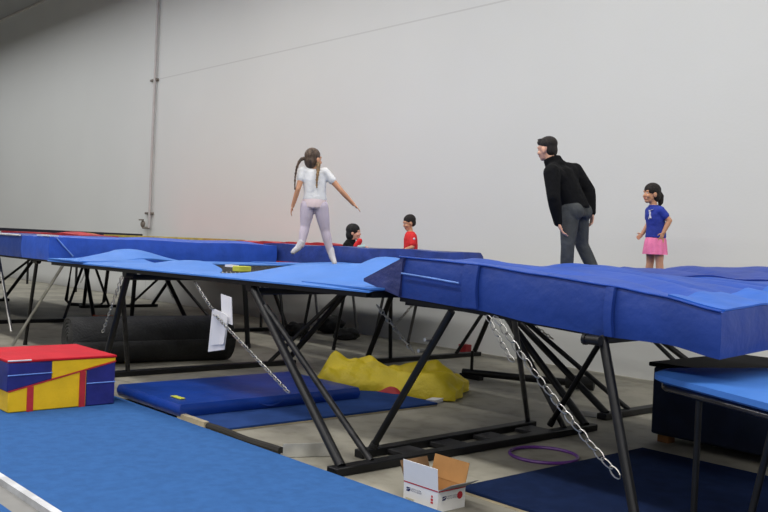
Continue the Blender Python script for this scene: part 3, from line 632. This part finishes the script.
for a in (anL, anR): garment(man, 'sock', (lambda m: (limb(m, (a-Z*.01, .046), (a-Z*.045+fd*.02, .046), (a-Z*.052+fd*.175, .036)), m)[1])(MB()), sockm, .009, 3)

man.location -= R*.035
# --- children
def child(label, c, pose=None):
    return thing('person', c, label, 'person')
# girl in white, mid jump, back to us
gw = child('girl in white top and pale leggings with two braids, mid jump', W(-.66, 9.0, 1.3), None)
fw = (F*.95+R*.15).normalized(); lw = Z.cross(fw)          # her left is image left
hd = W(-.72, 9.0, 2.305); nk = W(-.71, 8.99, 2.205); ch_ = W(-.70, 8.99, 2.1); pv = W(-.69, 8.98, 1.87)
sL, sR = W(-.815, 8.98, 2.185), W(-.60, 8.99, 2.185)
eL, wL = W(-.855, 8.93, 2.0), W(-.905, 8.97, 1.83); eR, wR = W(-.425, 8.98, 2.0), W(-.30, 9.02, 1.875)
hpL, hpR = W(-.755, 8.98, 1.84), W(-.625, 8.98, 1.84); kL, kR = W(-.775, 8.98, 1.63), W(-.575, 9.02, 1.60)
aL, aR = W(-.80, 8.93, 1.445), W(-.512, 9.02, 1.385)
tL, tR = W(-.875, 8.9, 1.375), W(-.465, 8.98, 1.285)
for kind in ('body', 'shirt', 'leggings', 'shorts'):
    mb = MB(); g = {'body': 0, 'shirt': .01, 'leggings': .006, 'shorts': .013}[kind]
    if kind in ('body', 'shirt'):
        trunk(mb, [(pv+Z*(.03 if kind == 'shirt' else -.02), R, .105+g*1.6, F, .078+g), (pv+Z*.1, R, .095+g*1.6, F, .072+g), (ch_, R, .108+g, F, .076+g), (ch_+Z*.075, R, .095+g, F, .065+g), (nk+Z*.005, R, .045+g*.5, F, .042+g*.5)])
        for s_, e_, w_ in ((sL, eL, wL), (sR, eR, wR)):
            if kind == 'body': limb(mb, (s_, .036), (e_, .026), (e_.lerp(w_, .3), .026), (w_, .018))
            else: limb(mb, (s_, .046), (s_.lerp(e_, .42), .045))
            mb.cap(ch_+Z*.055, .05+g, s_, .038+g)
    if kind in ('body', 'leggings'):
        trunk(mb, [(pv-Z*.06, R, .1+g, F, .076+g), (pv, R, .108+g, F, .08+g), (pv+Z*.05, R, .1+g, F, .072+g)])
        for h, k, a in ((hpL, kL, aL), (hpR, kR, aR)): limb(mb, (h, .07+g), (h.lerp(k, .5), .06+g), (k, .042+g), (k.lerp(a, .3), .042+g), (a, .027+g))
    if kind == 'body':
        P = head(mb, hd, fw*.8+R*.55, Z, .86); limb(mb, (nk, .036), (hd-Z*.04, .036))
        for a, t_ in ((aL, tL), (aR, tR)): limb(mb, (a, .027), (a.lerp(t_, .4), .026), (t_, .018))
        hand(mb, wL, Z*-.9-R*.25, R, .62, .4, 1); hand(mb, wR, R*.75-Z*.6, -Z, .62, .25, -1)
        body(gw, mb, .0052, P, .86, skin_b)
    elif kind == 'shirt': garment(gw, 'shirt', mb, wshirt, .008)
    elif kind == 'leggings': garment(gw, 'leggings', mb, legg, .008)
    else:
        trunk(mb, [(pv-Z*.05, R, .114, F, .09), (pv, R, .122, F, .092), (pv+Z*.06, R, .113, F, .084)])
        garment(gw, 'shorts', mb, pinkw, .008)
for a, t_ in ((aL, tL), (aR, tR)): garment(gw, 'sock', (lambda m: (limb(m, (a+Z*.03, .036), (a.lerp(t_, .4), .033), (t_, .025)), m)[1])(MB()), sockm, .007, 3)
hr = MB(); axh = ((fw*.8+R*.55).normalized(), Z.cross((fw*.8+R*.55).normalized()), Z)
hr.ell(P(-.02, 0, .045), (.088, .073, .08), axh, 20); hr.ell(P(-.045, 0, -.015), (.062, .068, .085), axh, 20); garment(gw, 'hair', hr, hair_br, .007, 3)
def braid(par, pts, m, r0=.02):
    b = MB(); n = len(pts)
    for i, p in enumerate(pts): b.ell(p, r0*(1-.55*i/n)*(1.12 if i % 2 else .95), seg=10)
    for p, q, i in zip(pts, pts[1:], range(n)): b.cap(p, r0*.7*(1-.5*i/n), q)
    garment(par, 'braid', b, m, .006, 2)
bz = lambda a, b_, c_, d_, n: [a*(1-t)**3+b_*3*t*(1-t)**2+c_*3*t*t*(1-t)+d_*t**3 for t in [i/(n-1) for i in range(n)]]
braid(gw, bz(W(-.79, 8.95, 2.3), W(-.86, 8.93, 2.34), W(-.90, 8.92, 2.18), W(-.885, 8.92, 2.0), 14), hair_br)
braid(gw, bz(W(-.665, 8.93, 2.26), W(-.65, 8.87, 2.2), W(-.675, 8.87, 2.1), W(-.665, 8.87, 2.02), 11), M('honey_hair', (140, 112, 76), .6, var=.3, scale=40), .022)

gw.location -= R*.025
# girl in blue shirt and pink skirt, facing left
gb = child('girl in blue t-shirt and pink skirt standing behind the man', W(2.88, 9.8, 1.06), None)
fb = (R*-.9-F*.28).normalized(); lb = Z.cross(fb)
k_ = 9.8/900
def G_(px, py, dd=0): return W((px-384)*k_, 9.8+dd, 1.5+(226.8+.043*px-py)*k_)
hd = G_(648.5, 194); nk = G_(651, 205); ch_ = G_(652.5, 215); pv = G_(654.5, 236)
lat, dp = lb, fb
sL, sR = ch_+lb*.1+Z*.045, ch_-lb*.1+Z*.045
eL, wL = G_(664, 221, -.12), G_(658.5, 233, -.12); eR, wR = G_(650, 224, .12), G_(643.5, 234, .1)
hpL, hpR = pv+lb*.06-Z*.05, pv-lb*.06-Z*.05
kL, kR = G_(658, 262, -.05), G_(652, 263, .07); aL, aR = G_(660, 284, -.05), G_(650, 284, .07)
for kind in ('body', 'shirt', 'skirt'):
    mb = MB(); g = {'body': 0, 'shirt': .012, 'skirt': 0}[kind]
    if kind in ('body', 'shirt'):
        trunk(mb, [(pv-Z*(.02 if g else 0), lat, .112+g*1.6, dp, .083+g*1.5), (pv+Z*.1, lat, .1+g*1.6, dp, .078+g*1.4), (ch_, lat, .112+g, dp, .08+g), (ch_+Z*.065, lat, .098+g, dp, .068+g), (nk, lat, .046+g*.6, dp, .044+g*.6)])
        for s_, e_, w_ in ((sL, eL, wL), (sR, eR, wR)):
            if kind == 'body': limb(mb, (s_, .038), (e_, .03), (e_.lerp(w_, .3), .029), (w_, .02))
            else: limb(mb, (s_, .05), (s_.lerp(e_, .5), .048))
            mb.cap(ch_+Z*.045, .055+g, s_, .04+g)
    if kind == 'body':
        trunk(mb, [(pv-Z*.07, lat, .105, dp, .08), (pv, lat, .11, dp, .083)])
        for h, k, a in ((hpL, kL, aL), (hpR, kR, aR)): limb(mb, (h, .066), (h.lerp(k, .5), .054), (k, .041), (k.lerp(a, .3), .042), (a, .028), (a-Z*.03+fb*.1, .02))
        P = head(mb, hd, fb, Z, .9); limb(mb, (nk, .04), (hd-Z*.04, .038))
        hand(mb, wL, Z*-.85-R*.3, fb*.3+F, .66, .5, 1); hand(mb, wR, Z*-.5+fb*.6, -F, .66, .6, -1); body(gb, mb, .0052, P, .9, skin_b)
    elif kind == 'shirt': garment(gb, 'shirt', mb, bshirt, .008)
    else:
        sk = MB(); N = 60
        sk.loft([[V(pv+Z*z)+lat*math.cos(t)*(w+q*math.sin(t*11))+dp*math.sin(t)*(w*.86+q*math.sin(t*11)) for t in [2*math.pi*i/N for i in range(N)]] for z, w, q in ((-.012, .11, .0), (-.04, .123, .004), (-.12, .131, .008), (-.2, .139, .011), (-.195, .125, .01), (-.06, .105, 0))])
        obj('skirt', sk, pink, gb)
hr = MB(); axh = (fb, lb, Z); hr.ell(P(-.012, 0, .046), (.096, .08, .084), axh, 20); hr.ell(P(-.045, 0, -.015), (.062, .074, .08), axh, 20)
limb(hr, (P(-.09, 0, .03), .03), (P(-.125, 0, -.02), .036), (P(-.13, 0, -.09), .03), (P(-.115, 0, -.15), .012)); garment(gb, 'hair', hr, hair_dk, .007, 3)
cs = lat*.112+Z*0
pr = MB()
for (a, b, c_, d_) in ((-.045, .05, -.03, -.05), (-.015, .05, .005, -.04), (-.05, .0, .0, .012), (-.055, .035, .02, .05)):
    pr.face([ch_+lat*.035+fb*(.094-abs(x)*.35)+lat*x+Z*y for x, y in ((a, b), (a+.018, b), (c_+.018, d_), (c_, d_))])
tq = obj('shirt_print', pr, white, gb, smooth=False); tq.modifiers.new('s', 'SOLIDIFY').thickness = .012

# boy in red, kneeling behind the side mat, looking down left
k_ = 0
br = child('boy in red t-shirt kneeling behind the long blue side mat', W(.36, 12.4, 1.12), None)
k_ = 12.4/900
def G_(px, py, dd=0): return W((px-384)*k_, 12.4+dd, 1.5+(226.8+.043*px-py)*k_)
f3 = (R*-.93-F*.3).normalized(); l3 = Z.cross(f3)
hd = G_(410, 223); nk = G_(411.5, 231.5); ch_ = G_(412, 239); pv = G_(412.5, 254)
sL, sR = ch_+l3*.095+Z*.04, ch_-l3*.095+Z*.04; eL, wL = G_(414, 247, -.14), G_(407.5, 249, -.2); eR, wR = G_(411, 247, .1), G_(405, 250, .12)
hpL, hpR = pv+l3*.06-Z*.03, pv-l3*.06-Z*.03; kL, kR = hpL-Z*.15+f3*.1, hpR-Z*.15+f3*.1; aL, aR = kL-f3*.24-Z*.015, kR-f3*.24-Z*.015
for kind in ('body', 'shirt', 'trousers'):
    mb = MB(); g = {'body': 0, 'shirt': .012, 'trousers': .01}[kind]
    if kind != 'trousers':
        trunk(mb, [(pv, l3, .102+g, f3, .08+g), (pv+Z*.1, l3, .1+g*1.4, f3, .08+g*1.3), (ch_, l3, .11+g, f3, .08+g), (ch_+Z*.06, l3, .096+g, f3, .066+g), (nk, l3, .045+g*.6, f3, .043+g*.6)])
        for s_, e_, w_ in ((sL, eL, wL), (sR, eR, wR)):
            if kind == 'body': limb(mb, (s_, .036), (e_, .028), (w_, .02))
            else: limb(mb, (s_, .05), (s_.lerp(e_, .7), .05))
            mb.cap(ch_+Z*.045, .055+g, s_, .038+g)
    if kind != 'shirt':
        trunk(mb, [(pv-Z*.06, l3, .1+g, f3, .078+g), (pv, l3, .105+g, f3, .08+g)])
        for h, k, a in ((hpL, kL, aL), (hpR, kR, aR)): limb(mb, (h, .06+g), (k, .042+g), (a, .03+g))
    if kind == 'body':
        for a in (aL, aR): limb(mb, (a, .028), (a-f3*.08-Z*.01, .018))
        P = head(mb, hd, f3-Z*.3, Z, .86); limb(mb, (nk, .038), (hd-Z*.04, .038)); hand(mb, wL, f3-Z*.4, -Z, .6, .4, 1); hand(mb, wR, f3-Z*.4, -Z, .6, .4, -1); body(br, mb, .0055, P, .86, skin_b)
    elif kind == 'shirt':
        garment(br, 'shirt', mb, rshirt, .008)
        obj('shirt_badge', MB().ell(sL.lerp(eL, .25)+l3*.05, (.016, .016, .016)), white, br)
    else: garment(br, 'trousers', mb, trou_m, .008)
hr = MB(); f4 = (f3-Z*.3).normalized(); axh = (f4, l3, f4.cross(l3)); hr.ell(P(-.02, 0, .045), (.089, .075, .08), axh, 20); hr.ell(P(-.05, 0, -.005), (.052, .068, .06), axh, 20); garment(br, 'hair', hr, hair_dk, .007, 3)

br.location -= R*.03
# dark haired child seated behind the side mat, facing right
bk = child('dark haired child in black jacket sitting behind the long side mat', W(-.43, 12.25, 1.14), None)
k_ = 12.25/900
def G_(px, py, dd=0): return W((px-384)*k_, 12.25+dd, 1.5+(226.8+.043*px-py)*k_)
f5 = (R*.93-F*.25).normalized(); l5 = Z.cross(f5)
hd = G_(353, 232.5); nk = G_(350.5, 241.5); ch_ = G_(349, 248); pv = G_(346.5, 262)
sL, sR = ch_+l5*.1+Z*.03, ch_-l5*.1+Z*.03; eR, wR = G_(356, 251, -.16), G_(362, 247, -.2); eL, wL = G_(356, 253, .1), G_(362, 248, .05)
hpL, hpR = pv+l5*.06, pv-l5*.06; kL, kR = hpL+f5*.26+Z*.03, hpR+f5*.26+Z*.03; aL, aR = kL-f5*.12-Z*.06+l5*-.1, kR-f5*.12-Z*.06+l5*.1
for kind in ('body', 'jacket', 'trousers'):
    mb = MB(); g = {'body': 0, 'jacket': .016, 'trousers': .01}[kind]
    if kind != 'trousers':
        trunk(mb, [(pv-Z*.02, l5, .1+g, f5, .08+g), (ch_-Z*.06, l5, .105+g, f5, .08+g), (ch_, l5, .112+g, f5, .08+g), (ch_+Z*.055, l5, .096+g, f5, .068+g), (nk+Z*(.03 if g else 0), l5, .046+g*1.2, f5, .045+g)])
        for s_, e_, w_ in ((sL, eL, wL), (sR, eR, wR)):
            limb(mb, (s_, .036+g), (e_, .028+g), *( [(w_, .02)] if kind == 'body' else [])); mb.cap(ch_+Z*.04, .055+g, s_, .038+g)
    if kind != 'jacket':
        for h, k, a in ((hpL, kL, aL), (hpR, kR, aR)): limb(mb, (h, .06+g), (k, .042+g), (a, .03+g))
        trunk(mb, [(pv-Z*.045, l5, .1+g, f5, .08+g), (pv+Z*.03, l5, .103+g, f5, .08+g)])
    if kind == 'body':
        for a in (aL, aR): limb(mb, (a, .028), (a+f5*.09, .018))
        P = head(mb, hd, f5, Z, .88); limb(mb, (nk, .038), (hd-Z*.04, .038)); hand(mb, wL, f5+Z*.2, -Z, .6, .4, 1); hand(mb, wR, f5+Z*.2, -Z, .6, .4, -1); body(bk, mb, .0055, P, .88, skin_a)
    elif kind == 'jacket': garment(bk, 'jacket', mb, hood_m, .008)
    else: garment(bk, 'trousers', mb, trou_m, .008)
hr = MB(); axh = (f5, l5, Z); hr.ell(P(-.02, 0, .045), (.098, .088, .086), axh, 20); hr.ell(P(-.052, 0, -.03), (.066, .08, .1), axh, 20); garment(bk, 'hair', hr, hair_bk, .007, 3)
# red sleeve with a pale cuff
sl = MB(); limb(sl, (G_(356.5, 246, -.17), .045), (G_(359.5, 241, -.19), .038)); garment(bk, 'sleeve', sl, rshirt, .008)
sl = MB(); limb(sl, (G_(359, 247.5, -.2), .036), (G_(363.5, 246.5, -.21), .03)); garment(bk, 'cuff', sl, teal, .008)

# ------------------------------------------------------------------ light, world, camera
def area(x, y, z, e, sx=1.6, sy=.9, col=(1, .98, .95)):
    l = bpy.data.lights.new('hall_lamp', 'AREA'); l.shape = 'RECTANGLE'; l.size = sx; l.size_y = sy; l.energy = e; l.color = col
    o = bpy.data.objects.new('hall_lamp', l); C.objects.link(o); o.location = (x, y, z)
for x, e in ((-30, 100), (-24, 112), (-18, 132), (-12, 162), (-6, 165), (0, 205), (6, 150)):
    area(x, 6.3, 7.15, e, 5.4, .5, col=(1, .97, .93) if x > -16 else (.97, .98, 1))
    for y, f_ in ((1.2, 1.35), (-5, 1.7)): area(x+1, y, 7.15, (165 if x > -15 else 70)*f_, 5.4, .5, col=(1, .97, .94))
for o in list(bpy.data.objects):
    if o.parent is None and (o.name.split('.')[0] in ('foam_block', 'block_cover', 'wood_block', 'carpet_runner', 'landing_mat', 'floor_mat', 'wood_strip', 'hose', 'metal_channel', 'floor_plank', 'folding_wedge', 'rolled_matting', 'tarpaulin', 'cloth', 'hula_hoop', 'padded_pole', 'floor_card', 'cardboard_box', 'gap_strip')):
        o.location += V((.041, .046, 0))
w = bpy.data.worlds.new('World'); bpy.context.scene.world = w; w.use_nodes = True
w.node_tree.nodes['Background'].inputs[0].default_value = (.75, .8, .9, 1); w.node_tree.nodes['Background'].inputs[1].default_value = .1
cam = bpy.data.cameras.new('camera'); co = bpy.data.objects.new('camera', cam); C.objects.link(co)
cam.sensor_width = 36; cam.lens = 900/768*36; cam.clip_end = 100
p = math.atan(12.7/900); ro = math.atan(.043)
f = F*math.cos(p)-Z*math.sin(p); u0 = R.cross(f)
cr = R*math.cos(ro)+u0*math.sin(ro); cu = u0*math.cos(ro)-R*math.sin(ro)
m = Matrix((cr, cu, -f)).transposed().to_4x4(); m.translation = V((0, 0, 1.5)); co.matrix_world = m
sc = bpy.context.scene; sc.camera = co
sc.view_settings.view_transform = 'Standard'; sc.view_settings.look = 'None'; sc.view_settings.exposure = 0; sc.view_settings.gamma = 1
